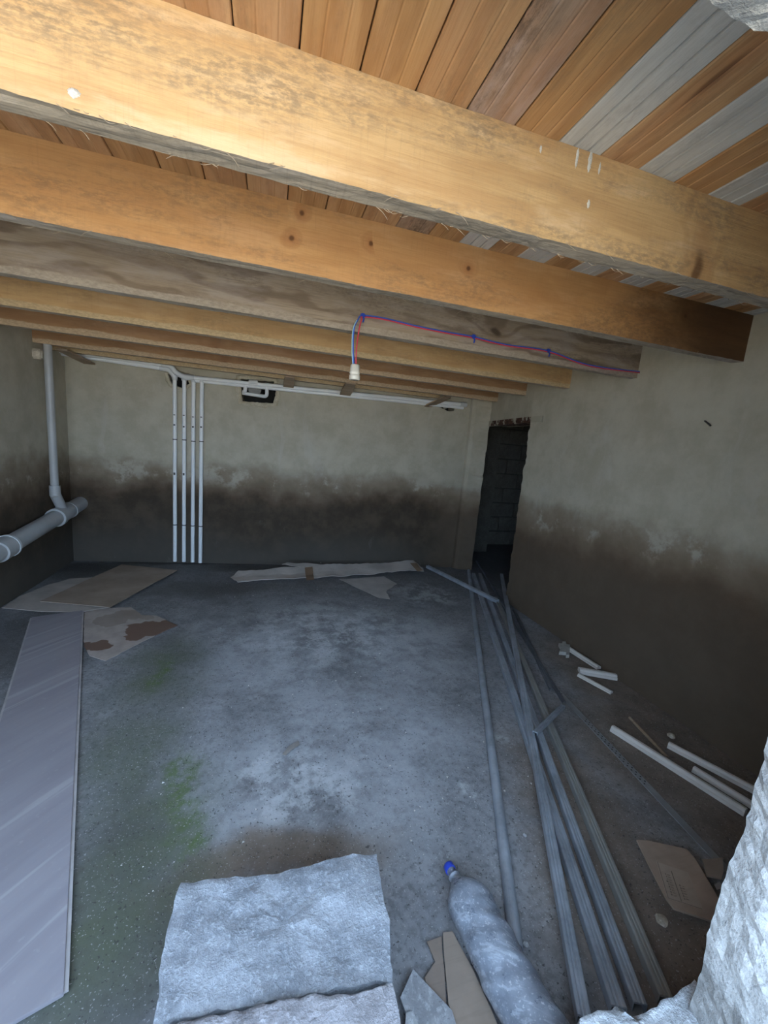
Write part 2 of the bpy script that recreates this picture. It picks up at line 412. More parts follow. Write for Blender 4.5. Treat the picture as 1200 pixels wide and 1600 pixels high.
M_PPR2 = mat_plain('white_plastic_fitting', (.66, .68, .70), .35, .05, 9)
M_DRAIN = mat_plain('grey_drain_plastic', (.42, .43, .44), .4, .08, 5)
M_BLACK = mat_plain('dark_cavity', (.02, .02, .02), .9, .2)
M_INK = mat_plain('black_ink', (.05, .05, .055), .6, .1)
M_BLUE = mat_plain('blue_wire', (.05, .13, .62), .4, .1)
M_RED = mat_plain('red_wire', (.66, .055, .10), .4, .1)
M_TIE = mat_plain('blue_tape', (.02, .07, .50), .4, .15)
M_SOCK = mat_plain('ivory_socket', (.70, .66, .58), .4, .12, 20)
M_CAP = mat_plain('blue_bottle_cap', (.03, .07, .55), .35, .1)
M_PVC = mat_plain('white_moulding', (.66, .62, .58), .45, .08, 9)
M_RUBBLE = mat_stone('plaster_rubble', (.38, .34, .27), (.55, .50, .42), 14)
M_FOAMRIM = mat_stone('cream_render', (.42, .38, .28), (.58, .53, .42), 16)
def mat_jamb():
    k = NT('rendered_masonry'); p = k.wpos(); z = k.xyz(p)[2]
    f = k.noise(p, 8, 8, .7); g = k.noise(p, 60, 5, .7); s_ = k.noise(p, 150, 3, .6)
    c = k.mix(k.sm(f, .32, .68), (.33, .33, .335), (.46, .465, .475)); c = k.mix(k.sm(g, .5, .68, 0, .5), c, (.60, .61, .63)); c = k.mix(k.sm(s_, .58, .68, 0, .5), c, (.17, .17, .17))
    zz = k.math('ADD', z, k.math('MULTIPLY', k.math('SUBTRACT', f, .5), .30))
    c = k.mix(k.sm(zz, .41, .44, .8, 0), c, k.mix(k.sm(g, .4, .7), (.17, .165, .16), (.25, .245, .24)))
    h = k.math('ADD', k.math('MULTIPLY', f, .4), k.math('ADD', k.math('MULTIPLY', g, .4), k.math('MULTIPLY', s_, .15)))
    return k.out(c, .92, k.bump(h, .9, .012))
M_JAMB = mat_jamb()
M_LIME = mat_stone('white_lime', (.66, .65, .62), (.80, .79, .77), 30)
M_STEP = mat_stone('grey_stone', (.185, .20, .23), (.34, .36, .40), 13)
M_STEP2 = mat_stone('pinkish_stone', (.20, .19, .205), (.30, .29, .31), 11)
M_CHALK = mat_stone('chalky_stone', (.36, .375, .40), (.56, .575, .61), 16, bstr=1.2)
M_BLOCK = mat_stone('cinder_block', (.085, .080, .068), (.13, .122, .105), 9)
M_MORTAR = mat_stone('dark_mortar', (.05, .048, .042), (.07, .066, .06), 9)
M_CARD = mat_card('brown_cardboard', (.34, .27, .22), 0)
M_CARD2 = mat_card('grey_cardboard', (.48, .43, .395), 0, seed=3)
def mat_stained():
    k = NT('stained_cardboard'); p = k.wpos(); f = k.noise(p, 9, 6, .65)
    c = k.mix(k.sm(f, .3, .7), (.34, .295, .275), (.46, .40, .37))
    w = k.n('ShaderNodeTexNoise'); k.put(w.inputs['Vector'], p); w.inputs['Scale'].default_value = 11
    wob = k.vm('MULTIPLY', k.vm('SUBTRACT', w.outputs['Color'], (.5, .5, .5)), (.22, .22, 0))
    B = lambda it: k.blob(p, [(*onz(a, b).to_2d(), r1, r2) for a, b, r1, r2 in it], wob, (.93, 1.0))
    c = k.mix(k.math('MULTIPLY', B([(182, 968, .11, .11), (215, 962, .1, .08)]), .6), c, (.25, .20, .165))
    c = k.mix(k.math('MULTIPLY', B([(232, 984, .14, .11), (150, 1010, .10, .075), (268, 978, .09, .08)]), .92), c, (.155, .088, .062))
    return k.out(c, .8)
M_CARD3 = mat_stained()
M_CARD4 = mat_card('pale_cardboard', (.46, .41, .375), 0, seed=7)
M_TAPE = mat_card('brown_tape', (.26, .17, .11), 0, seed=9)
M_PAPER = mat_card('torn_paper', (.47, .44, .425), 0, seed=11)

# ================================================================== STRUCTURE
# floor: one slightly uneven slab
v = []; f = []; NX, NY = 150, 120; X0, X1, Y0, Y1 = -1.7, 4.7, -0.0, 4.8
for j in range(NY+1):
    for i in range(NX+1):
        x = X0+(X1-X0)*i/NX; y = Y0+(Y1-Y0)*j/NY
        v.append((x, y, -.004+.004*nz(x*2.3, y*2.3)))
for j in range(NY):
    for i in range(NX):
        a = j*(NX+1)+i; f.append((a, a+1, a+NX+2, a+NX+1))
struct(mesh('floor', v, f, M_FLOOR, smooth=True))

# back wall, slightly out of square, with three holes knocked through
BA = Vector((-1.62, 3.903, 0)); BB = Vector((1.95, 3.672, 0)); BD = (BB-BA).normalized(); BN = Vector((BD.y, -BD.x, 0))
def onback(x, y, off=0.0): return onp(x, y, BA+BN*off, BN)
def backuv(x, y):
    p = onback(x, y); return Vector(((p-BA).dot(BD), p.z))
hole_px = [[(262, 584), (290, 586), (296, 600), (284, 606), (268, 600)],
           [(376, 592), (428, 596), (431, 612), (427, 630), (402, 629), (379, 627), (377, 610)],
           [(684, 628), (712, 631), (709, 642), (699, 642), (686, 636)]]
outer = [Vector((0, -.05)), Vector(((BB-BA).length, -.05)), Vector(((BB-BA).length, 1.95)), Vector((0, 1.95))]
holes = [jag([backuv(*q) for q in h], .015, .006, i+1) for i, h in enumerate(hole_px)]
loops = [outer]+holes
flat = [p for l in loops for p in l]
tris = geometry.tessellate_polygon([[Vector((p.x, p.y, 0)) for p in l] for l in loops])
def P3(p, d): return BA+BD*p.x+Vector((0, 0, p.y))-BN*d
v = [P3(p, 0) for p in flat]+[P3(p, .18) for p in flat]; n = len(flat)
f = [tuple(t) for t in tris]; b = 0
for l in loops:
    m = len(l)
    for i in range(m):
        a0, a1 = b+i, b+(i+1) % m; f.append((a0, a1, a1+n, a0+n))
    b += m
wb = struct(mesh('wall_back', v, f, M_WALL))
bk = len(v)
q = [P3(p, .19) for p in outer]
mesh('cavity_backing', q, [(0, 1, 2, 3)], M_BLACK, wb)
# cream render ring round the middle hole
def rim(loop, w, seed, amp=.35):
    c = sum(loop, Vector((0, 0)))/len(loop); vv = []; ff = []; m = len(loop)
    for i, p in enumerate(loop):
        d = (p-c).normalized(); k = w*(1+amp*nz(i*.7, seed))
        vv += [P3(p, -.001), P3(p+d*k*.35, -.012-.004*nz(i*.9, seed+2)), P3(p+d*k*.8, -.008), P3(p+d*k, 0.001)]
    for i in range(m):
        for j in range(3):
            a = i*4+j; b2 = ((i+1) % m)*4+j; ff.append((a, b2, b2+1, a+1))
    return vv, ff
for i, w in ((1, .045), (0, .03)):
    vv, ff = rim(holes[i], w, i*5+2); mesh('render_rim', vv, ff, M_FOAMRIM, wb, True)

# left wall
struct(box('wall_left', -1.82, -1.57, -.2, 4.1, -.05, 1.90, M_WALL))

# right wall: near length, head over the doorway, pier by the far corner
def prism(name, plan, z0, z1, mat, levels=1, jit=None, parent=None, seed=0):
    v = []; f = []; m = len(plan)
    for l in range(levels+1):
        z = z0+(z1-z0)*l/levels
        for i, p in enumerate(plan):
            dx = dy = 0
            if jit and i in jit:
                s = jit[i]*(nz(z*9+seed, i*3.3)+.7*nz(z*31+seed, i*2.1)); dy = s
            v.append((p[0]+dx, p[1]+dy, z))
    for l in range(levels):
        for i in range(m):
            a = l*m+i; b = l*m+(i+1) % m; f.append((a, b, b+m, a+m))
    f.append(tuple(range(m))[::-1]); f.append(tuple(levels*m+i for i in range(m)))
    return mesh(name, v, f, mat, parent)
wr = struct(prism('wall_right', [(1.965, -.2), (1.952, 2.765), (2.2, 2.79), (2.22, -.2)], -.05, 1.90, M_WALL, 70, {1: .022, 2: .02}))
prism('door_head', [(1.952, 2.74), (2.065, 3.60), (2.30, 3.60), (2.2, 2.74)], 1.478, 1.90, M_WALL, 1, None, wr)
pier = struct(prism('wall_pier', [(2.062, 3.572), (1.925, 3.615), (1.895, 3.64), (1.885, 3.70), (1.9, 4.75), (2.10, 4.75), (2.10, 3.76)], -.05, 1.90, M_WALL, 70, {0: .018, 6: .02}, None, 4))
k = NT('rusty_lintel'); p_ = k.wpos(); fl = k.noise(p_, 16, 6, .7)
c_ = k.mix(k.sm(k.noise(p_, 40, 4), .3, .7), (.035, .014, .010), (.10, .038, .022))
ly = k.xyz(p_)[1]
fl = k.math('ADD', fl, k.sm(ly, 2.66, 2.82, .25, 0)); fl = k.math('ADD', fl, k.sm(ly, 3.45, 3.60, 0, .2))
c_ = k.mix(k.sm(fl, .53, .57), c_, (.42, .39, .31))
M_RUST = k.out(c_, .9, k.bump(fl, .5, .006))
prism('lintel', [(1.946, 2.62), (1.947, 2.78), (2.055, 3.578), (1.99, 3.597), (2.10, 3.63), (2.14, 2.70)], 1.466, 1.512, M_RUST, 1, None, wr)

# room beyond the doorway: block wall, plain shell
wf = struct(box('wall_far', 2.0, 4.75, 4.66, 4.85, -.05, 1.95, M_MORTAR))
bl = None; rr = random.Random(3)
for r in range(10):
    z = .005+r*.192
    for c in range(6):
        x = 2.0+c*.40-(.2 if r % 2 else 0)
        if x < 1.95 or x > 4.3: continue
        if bl is None:
            bl = box('block', -.192, .192, -.02, .02, 0, .176, M_BLOCK, wf, .006); o = bl
        else:
            o = bl.copy(); COL.objects.link(o)
        o.parent = wf; o.location = (x+.2+rr.uniform(-.005, .005), 4.655+rr.uniform(-.008, .006), z)
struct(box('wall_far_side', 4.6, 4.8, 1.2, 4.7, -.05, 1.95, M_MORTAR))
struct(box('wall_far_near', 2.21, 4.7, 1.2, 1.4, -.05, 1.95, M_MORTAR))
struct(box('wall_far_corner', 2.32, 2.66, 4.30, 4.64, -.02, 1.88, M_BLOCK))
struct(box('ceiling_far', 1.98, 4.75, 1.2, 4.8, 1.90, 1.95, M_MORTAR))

# front wall: masonry with the rough opening the picture is taken through
oc = [(-1.25, .22), (.712, .22), (.712, 1.616), (.15, 1.62), (.0, 1.84), (-1.25, 1.84)]  # unseen left side widened and its head raised to let in more light
per = []
for i in range(len(oc)):
    a = Vector(oc[i]); b = Vector(oc[(i+1) % len(oc)]); L = (b-a).length; n_ = int(L/.014)
    for j in range(n_): per.append(a.lerp(b, j/n_))
YS = [-.10+.45*i/34 for i in range(35)]
cen = Vector((0, .94)); v = []; f = []
for j, yy in enumerate(YS):
    for p in per:
        d = (p-cen).normalized()
        low = 1.0 if p.y < .95 else .6
        a = .020*nz(p.x*6, p.y*6, yy*6)+low*.006*nz(p.x*25, p.y*25, yy*25)+.005*nz(p.x*60, p.y*60, yy*60)+.003*nz(p.x*140, p.y*140, yy*140)
        edge = max(0, (yy-.30)/.05)
        a += edge*(.012+.014*abs(nz(p.x*30, p.y*30, 3)))     # broken arris at the inner face
        q = p+d*a
        v.append((q.x, yy, q.y))
m = len(per)
for j in range(len(YS)-1):
    for i in range(m): f.append((j*m+i, j*m+(i+1) % m, (j+1)*m+(i+1) % m, (j+1)*m+i))
wfr = mesh('wall_front', v, f, M_JAMB); struct(wfr)
def face_ring(yy, row, mat, name):
    inner = [Vector((v[row*m+i][0], v[row*m+i][2])) for i in range(m)]
    out_ = [Vector((-1.8, -.05)), Vector((2.2, -.05)), Vector((2.2, 1.95)), Vector((-1.8, 1.95))]
    t = geometry.tessellate_polygon([[Vector((p.x, p.y, 0)) for p in out_], [Vector((p.x, p.y, 0)) for p in inner]])
    return mesh(name, [(p.x, yy, p.y) for p in out_+inner], [tuple(q) for q in t], mat, wfr)
face_ring(YS[-1], len(YS)-1, M_WALL, 'inner_face'); face_ring(YS[0], 0, M_JAMB, 'outer_face')

# ground outside
k = NT('sunlit_yard'); pg = k.wpos()
M_YARD = k.out(k.mix(k.noise(pg, 3, 6), (.42, .35, .25), (.60, .51, .38)), .95)
v = []; f = []
for j in range(25):
    for i in range(25): v.append((-12+i, -24.1+j, .2+.03*nz(i*.7, j*.7)))
for j in range(24):
    for i in range(24): a = j*25+i; f.append((a, a+1, a+26, a+25))
struct(mesh('ground_outside', v, f, M_YARD, smooth=True))

# ceiling boards: profiled planks, nailed over the beams
ceil = struct(box('ceiling', -1.85, 2.22, -.1, 4.1, 1.893, 1.95, M_MORTAR))
PW = .1098
def plank_mesh(d):
    w = PW-.0024; g = .0028
    top = [(0, .0), (w, .0)]
    low = [(w, -.017), (w-.002, -.020), (w*.68+g, -.020), (w*.68, -.020+d), (w*.68-g, -.020), (w*.34+g, -.020), (w*.34, -.020+d), (w*.34-g, -.020), (.002, -.020), (0, -.017)]
    pr = top+low; n = len(pr); vv = []; ff = []
    for y in (-.05, 3.95):
        for x, z in pr: vv.append((x, y, z))
    for i in range(n): ff.append((i, (i+1) % n, n+(i+1) % n, n+i))
    return vv, ff
protos = {}
def plank(k_):
    x = .0295+PW*k_
    if k_ == 3: mt = W_BROWN
    elif k_ >= 5 and k_ % 2 == 1: mt = W_GREY
    else: mt = W_ORANGE[(k_*7+k_*k_) % 4]
    if mt.name not in protos:
        o = mesh('plank', *plank_mesh(.010 if mt is W_GREY else .0012), mt, ceil); protos[mt.name] = o
    else:
        o = protos[mt.name].copy(); COL.objects.link(o)
        o.parent = ceil
    o.location = (x, random.uniform(-.02, .02), 1.8925+random.uniform(-.0012, .0008))
for k_ in range(-16, 20): plank(k_)

# ================================================================== BEAMS
def beam(yf, th, z0, z1, mat, under, label, rough=.002, wane=0, x0=-1.72, x1=2.06, seed=0, tilt=0):
    NXs = 190; pr = []
    NZ = 6; NT_ = 4
    for i in range(NZ+1): pr.append((0, z0+(z1-z0)*i/NZ, 0))
    for i in range(1, NT_+1): pr.append((th*i/NT_, z1, 0))
    for i in range(1, NZ+1): pr.append((th, z1-(z1-z0)*i/NZ, 0))
    for i in range(1, NT_): pr.append((th-th*i/NT_, z0, 1))
    n = len(pr); v = []; f = []; mi = []
    for j in range(NXs+1):
        x = x0+(x1-x0)*j/NXs
        for i, (dy, z, _) in enumerate(pr):
            e = rough*(nz(x*5+seed, z*9, dy*20)+.5*nz(x*26+seed, z*30, dy*60))
            bot = 1 if z <= z0+1e-6 else 0
            zz = z+e+bot*(rough*.7*nz(x*38, dy*70, seed))
            yy = yf+dy+rough*.8*nz(x*4, z*12+seed, 3+dy*9)+tilt*(z-z0)
            if wane and bot and dy < th*.3: zz += wane*max(0, nz(x*2.1+seed, 1.7))
            v.append((x, yy, min(zz, z1) if z >= z1-1e-6 else zz))
    for j in range(NXs):
        for i in range(n):
            a = j*n+i; b = j*n+(i+1) % n
            f.append((a, b, b+n, a+n)); mi.append(1 if i >= n-NT_ else 0)
    f.append(tuple(range(n))); mi.append(0); f.append(tuple(NXs*n+i for i in range(n))); mi.append(0)
    root = empty('ceiling_beam', (0, yf, z0))
    o = mesh('timber', [(a, b-yf, c-z0) for a, b, c in v], f, [mat, under], root, False, mi)
    return tag(root, label, 'beam', 'timber beams under the ceiling boards')
ZB, ZC = 1.685, 1.8725
bm1 = beam(.855, .048, ZB-.003, ZC, B1, B_UNDER, 'nearest pale pine beam with a white plaster splat and grey frayed underside', .0022, .008, seed=1)
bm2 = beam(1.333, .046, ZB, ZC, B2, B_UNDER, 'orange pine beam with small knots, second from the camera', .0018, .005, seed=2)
bm3 = beam(1.862, .046, ZB, ZC, B3, B_UNDER, 'weathered grey-brown beam carrying the blue and red wires', .002, .006, seed=3)
bm4 = beam(2.388, .046, ZB, ZC, B4, B_UNDER2, 'light pine beam directly behind the weathered grey beam', .0016, .003, seed=4)
bm5 = beam(2.910, .046, ZB+.002, ZC, B5, B_UNDER2, 'reddish pine beam, fifth from the camera, above the doorway', .0016, .004, seed=5)
bm6 = beam(3.448, .046, ZB+.003, ZC, B5, B_UNDER2, 'reddish brown beam last in front of the white pipes', .0016, .003, seed=6)
bm7 = beam(3.66, .040, ZB-.004, ZC, B4, B_UNDER2, 'rearmost pine beam half hidden behind the white pipes at back wall', .0016, .002, x1=1.55, seed=7)
# marks and splinters on the beams
def splinters(b, yf, n, x0, x1, seed):
    r = random.Random(seed); V = []; F = []
    for _ in range(n):
        x = r.uniform(x0, x1); y = r.choice([0, .048])+r.uniform(-.002, .002); L = r.uniform(.006, .03)
        s = r.choice([-1, 1]); p0 = Vector((x, y, .003)); p1 = p0+Vector((s*L*.6, -.003, -L*.35)); p2 = p0+Vector((s*L, -.006, -L*r.uniform(.2, .9)))
        a, f_ = tube_data(smoothpath([p0, p1, p2], 3), [.0007*(1-.1*i) for i in range(7)], 4)
        o = len(V); V += a; F += [tuple(i+o for i in q) for q in f_]
    o = mesh('splinters', V, F, B_UNDER2, b); o['kind'] = 'stuff'
splinters(bm1, .855, 90, -.5, 1.4, 1); splinters(bm2, 1.333, 40, -.7, 1.8, 2)
def dab(name, parent, yf, cx, cz, rx, rz, h, mat, seed):
    vv = [(cx, -h, cz)]; ff = []; N = 22
    for ring, (k1, hh) in enumerate(((.5, h*.8), (1, -.002))):
        for i in range(N):
            a = 2*math.pi*i/N; kk = k1*(1+.5*nz(i*.8, seed, ring*.3))
            vv.append((cx+rx*kk*math.cos(a), -hh, cz+rz*kk*math.sin(a)))
    for i in range(N):
        j = (i+1) % N; ff.append((0, 1+i, 1+j)); ff.append((1+i, 1+N+i, 1+N+j, 1+j))
    return mesh(name, vv, ff, mat, parent, True)
p = ony(114, 144, .853); dab('plaster_splat', bm1, .855, p.x, p.z-ZB+.003, .010, .008, .006, M_LIME, 3)
for (a, b, rx, rz, s) in ((923, 250, .006, .032, 1), (903, 245, .004, .028, 2), (938, 262, .003, .018, 5), (921, 318, .004, .012, 7), (846, 232, .003, .01, 9)):
    p = ony(a, b, .853); dab('lime_drip', bm1, .855, p.x, p.z-ZB+.003, rx*1.2, rz, .0016, M_LIME, s)

# ================================================================== PIPES ON THE BACK WALL
pw = empty('water_pipework', onback(296, 740, .03)); pwl = pw.location.copy()
def loc(pts): return [Vector(p)-pwl for p in pts]
tag(pw, 'white plastic water pipes with four risers on the back wall', 'water pipes')
RP = .0165
ri = [((273, 588), (277.5, 877)), ((288, 589), (291.5, 877.5)), ((302.5, 592), (304.5, 878)), ((315.5, 592), (315.5, 879))]
for i, (a, b) in enumerate(ri):
    pa = onback(*a, .03); pb = onback(*b, .03); pb.x, pb.y = pa.x, pa.y; pb.z = max(pb.z, .004)
    r_ = tube('riser', loc([pa, pb]), RP, M_PPR, pw)
    for yy in (682, 817):
        t = (yy+i*0-588)/290; c = pa.lerp(pb, t)
        tube('clip_ring', loc([c+Vector((0, 0, -.004)), c+Vector((0, 0, .004))]), RP+.0012, M_INK, r_)
    for yy, h in ((645, .004), (662 if i == 1 else 660, .006), (735, .01)):
        c = pa.lerp(pb, (yy-588)/290)+BN*(RP)
        if i in (0, 1) or yy < 700:
            box('ink_mark', *(lambda q: (q.x-.007, q.x+.007, q.y-.001, q.y+.001, q.z-h, q.z+h))(c-pwl), M_INK, r_)
    tube('socket_fitting', loc([pa+Vector((0, 0, .012)), pa+Vector((0, 0, -.03))]), RP*1.35, M_PPR2, pw)
# left run (two pipes) to the jog
for (a, b, off, nm) in (((66, 545), (264, 571), .075, 'supply_pipe'), ((66, 548), (262, 577), .045, 'supply_pipe')):
    tube(nm, loc([onback(*a, off), onback(*b, off)]), RP, M_PPR, pw)
jog = [onback(252, 569.5, .075), onback(266, 572, .075), onback(275, 582, .062), onback(289, 589, .05), onback(300, 590, .05)]
tube('elbow', loc(smoothpath(jog, 6)), RP*1.32, M_PPR2, pw)
jog2 = [onback(250, 575, .045), onback(264, 578, .045), onback(272, 588, .035), onback(273, 594, .03)]
tube('elbow', loc(smoothpath(jog2, 6)), RP*1.28, M_PPR2, pw)
for (a, b, off) in (((290, 589), (728, 632.5), .05), ((300, 594), (724, 637), .030)):
    tube('supply_pipe', loc([onback(*a, off), onback(*b, off)]), RP, M_PPR, pw)
for (x, y) in ((297, 589.5), (396, 597.5)):
    tube('coupling', loc([onback(x-7, y-.7, .05), onback(x+7, y+.7, .05)]), RP*1.35, M_PPR2, pw)
tube('end_cap', loc([onback(719, 631.6, .05), onback(729, 632.6, .05)]), RP*1.3, M_PPR2, pw)
tube('branch_pipe', loc(elbowpath([onback(417, 598, .04), onback(417, 620, .02), onback(379, 614, -.05)], .03)), RP*.95, M_PPR, pw)
tube('branch_pipe', loc(elbowpath([onback(384, 596, .04), onback(383, 611, .02), onback(380, 612, -.06)], .02)), RP, M_PPR, pw)
tube('branch_pipe', loc([onback(712, 632, .03), onback(694, 637, -.10)]), RP*.9, M_PPR, pw)
for x in (391, 403):
    c = onback(x, 601, -.02); N = 14
    ring = [c+BD*(.013*math.cos(2*math.pi*i/N))+Vector((0, 0, .013*math.sin(2*math.pi*i/N))) for i in range(N+1)]
    tube('union_ring', loc(ring), .0035, M_PPR2, pw, 6)
tube('waste_stub', loc([onback(398, 608, -.02), onback(398, 608, -.14)]), .055, mat_plain('dark_grey_stub', (.16, .16, .155), .5), pw, 20)

# laths that hold the pipes up
def lath(a, b, w, label, th=.012):
    A = Vector(a); B = Vector(b); d = (B-A).normalized(); s = d.cross(Vector((0, 0, 1))).normalized()*w/2; u = Vector((0, 0, th))
    vv = []
    for q, tw in ((A, .9), (A.lerp(B, .5), 1.03), (B, 1.0)):
        vv += [q-s*tw-u, q+s*tw-u, q+s*tw, q-s*tw]
    ff = [(0, 1, 2, 3), (11, 10, 9, 8)]
    for k2 in (0, 4):
        for i in range(4): ff.append((k2+i, k2+(i+1) % 4, k2+4+(i+1) % 4, k2+4+i))
    o = mesh('pipe_support_lath', [q-A for q in vv], ff, W_OLD); o.location = A
    return tag(o, label, 'wood strip', 'laths nailed under the pipes')
def lz(x, y, z): return onz(x, y, z)
lath(lz(96, 545, 1.683), onback(140, 567, .005), .085, 'long dark lath holding the white pipes by the grey riser')
lath(lz(453, 588, 1.684), onback(450, 607, .004)+Vector((.0, 0, 0)), .085, 'short wide lath under the white pipes right of the square hole')
lath(lz(548, 598, 1.684), onback(538, 618, .004), .095, 'lath under the white pipes straight below the lamp socket')
lath(lz(700, 619, 1.684), onback(668, 634, .004), .09, 'lath under the white pipes nearest the doorway')

# ================================================================== DRAIN PIPE on the left wall
XD = -1.50
dp = empty('drain_pipe', onx(60, 830, XD)); dl = dp.location.copy()
tag(dp, 'grey plastic drain pipe with a slim riser along the left wall', 'drain pipe')
L_ = lambda pts: [Vector(p)-dl for p in pts]
a = onx(17, 850, XD); b = onx(125, 787, XD); d = (b-a).normalized()
d = Vector((0, d.y, d.z)).normalized()
end = a+d*((3.93-a.y)/d.y); start = a-d*((a.y-.50)/d.y)
tube('main_pipe', L_([start, end]), .055, M_DRAIN, dp, 28)
tj = onx(92, 806, XD); s_ = (tj-a).dot(d); tj = a+d*s_
tube('tee_body', L_([tj-d*.02, tj+d*.17]), .060, M_DRAIN, dp, 28)
tube('tee_collar', L_([tj-d*.055, tj-d*.012]), .069, M_DRAIN, dp, 28)
tube('tee_collar', L_([tj+d*.155, tj+d*.175]), .064, M_DRAIN, dp, 28)
sk = a-d*.03
tube('socket', L_([sk-d*.11, sk]), .066, M_DRAIN, dp, 28); tube('socket_lip', L_([sk-d*.01, sk+d*.006]), .070, M_PPR2, dp, 28)
rb = onx(86, 768, XD); rtp = onx(65, 541, XD); rtp.y = rb.y; 
tube('branch_neck', L_([tj+d*.07+Vector((0, 0, .02)), rb+Vector((0, -.0, -.02))]), .034, M_DRAIN, dp, 20)
tube('branch_socket', L_([rb+Vector((0, 0, -.03)), rb+Vector((0, 0, .045))]), .034, M_DRAIN, dp, 20)
tube('riser', L_([rb, Vector((rb.x, rb.y+.0, 1.70))]), .0255, M_DRAIN, dp, 20)
pc = box('riser_plaster_lump', -.05, .03, -.03, .03, -.02, .05, M_RUBBLE, dp, .01); pc.location = Vector((-1.545, rb.y-.02, 1.60))-dl  # plaster lump stuck to the wall near the riser top

# ================================================================== LAMP SOCKET AND WIRES on beam three
YW = 1.857
lw = empty('lamp_socket_pendant', ony(555, 590, YW-.01)); l0 = lw.location.copy()
tag(lw, 'ivory lamp socket hanging on blue and red wires', 'lamp socket')
LW = lambda pts: [Vector(p)-l0 for p in pts]
top = [(567, 493), (600, 497), (650, 509), (700, 519), (740, 526), (790, 538), (857, 548), (920, 570), (1003, 581)]
for (m_, nm, dz, dyy, drop) in ((M_BLUE, 'blue_wire', .0, 0, [(553, 572), (552, 545), (553, 515), (559, 500)]), (M_RED, 'red_wire', -.006, -.002, [(556, 572), (557, 545), (561, 515), (565, 499)])):
    pts = [ony(x, y, YW-.016) for x, y in drop]+[ony(x, y, YW+dyy-.004)+Vector((0, 0, dz)) for x, y in top]
    tube(nm, LW(smoothpath(pts, 7)), .0030, m_, lw, 7)
pale = [ony(x-1.5, y, YW-.019) for x, y in [(553, 572), (551.5, 545), (553, 515), (559, 500)]]
tube('neutral_wire', LW(smoothpath(pale, 6)), .0022, mat_plain('pale_blue_wire', (.35, .62, .75), .4), lw, 6)
for (x, y) in ((567, 493), (740, 526), (857, 548)):
    c = ony(x, y, YW-.006)-l0
    t = box('cable_tie', c.x-.011, c.x+.011, c.y-.007, c.y+.006, c.z-.009, c.z+.009, M_TIE, lw, .004)
    tube('tie_tail', [c, c+Vector((.004, -.008, -.016)), c+Vector((.001, -.008, -.030))], .0035, M_TIE, t, 6)
st = ony(555, 569, YW-.016)
lathe('socket_body', [(0, .008), (.002, .017), (.006, .0205), (.030, .0215), (.034, .0235), (.040, .0235), (.042, .0215), (.046, .0215), (.048, .0245), (.066, .0245), (.068, .022)], st-l0, (0.02, 0, -1), M_SOCK, lw, 24)
lathe('contact_well', [(0, .0165), (.0006, .0160)], st-l0+Vector((0.001, 0, -.0682)), (0.02, 0, -1), mat_plain('dark_socket_inside', (.25, .22, .18), .5), lw, 20)

# ================================================================== STEPS AND SILL STONES
def stone(name, poly_px, ztop, zbot, mat, label, amp=.006, seed=0, sub=5, slope=None, grow=0.0):
    P = jag(px(poly_px, ztop), .012, .005, seed)
    c = sum(P, Vector((0, 0)))/len(P)
    bm = bmesh.new(); n_ = len(P); N = 16; rings = []
    for r_ in range(N):                                        # top built as shrinking rings
        t = r_/N; ring = []
        for p in P:
            q = p.lerp(c, t); edge = max(0, 1-t*9)
            zt = ztop+amp*(nz(q.x*9+seed, q.y*9)+.8*nz(q.x*27, q.y*27, seed)+.5*nz(q.x*75, q.y*75, seed))-.0015*edge**2
            if slope: zt += slope(q.x, q.y)
            ring.append(bm.verts.new((q.x, q.y, zt)))
        rings.append(ring)
    cv = bm.verts.new((c.x, c.y, ztop))
    low = []
    for lv in range(1, 7):
        ring = []
        for p in P:
            d_ = (p-c).normalized(); t = lv/6
            o_ = .008*nz(p.x*12, p.y*12, t*4+seed)+.004*nz(p.x*40, p.y*40, t*12)-.002*t
            ring.append(bm.verts.new((p.x+d_.x*o_, p.y+d_.y*o_, ztop-.002+(zbot-ztop+.002)*t)))
        low.append(ring)
    def band(A, B):
        for i in range(n_): bm.faces.new((A[i], A[(i+1) % n_], B[(i+1) % n_], B[i]))
    for i in range(N-1): band(rings[i], rings[i+1])
    for i in range(n_): bm.faces.new((rings[-1][i], rings[-1][(i+1) % n_], cv))
    band(rings[0], low[0])
    for i in range(5): band(low[i], low[i+1])
    bm.faces.new(low[-1])
    r0 = set(rings[0])
    for e_ in bm.edges:
        if e_.verts[0] in r0 and e_.verts[1] in r0: e_.smooth = False
    base = Vector((c.x, c.y, zbot))
    for v_ in bm.verts: v_.co -= base
    o = frombm(name, bm, mat, None, True); o.location = base
    return tag(o, label, 'stone')
stone('step_stone', [(283, 1378), (340, 1373), (430, 1364), (500, 1349), (552, 1333), (588, 1332), (596, 1390), (608, 1450), (613, 1528), (430, 1563), (244, 1599), (248, 1520), (262, 1450), (272, 1410)], .20, -.001, M_STEP, 'large rough bluish grey stone slab below the opening', .0055, 3)
stone('step_stone', [(247, 1604), (400, 1571), (480, 1558), (560, 1549), (612, 1534), (622, 1570), (630, 1640), (420, 1690), (240, 1690)], .215, -.001, M_STEP2, 'pinkish rough stone at the bottom edge in front of the large slab', .006, 9)
stone('sill_stone', [(905, 1592), (962, 1569), (985, 1590), (1010, 1578), (1085, 1532), (1142, 1606), (1180, 1670), (1020, 1720), (900, 1650)], .30, .235, M_CHALK, 'bright chalky white stone beside the right jamb', .006, 5)

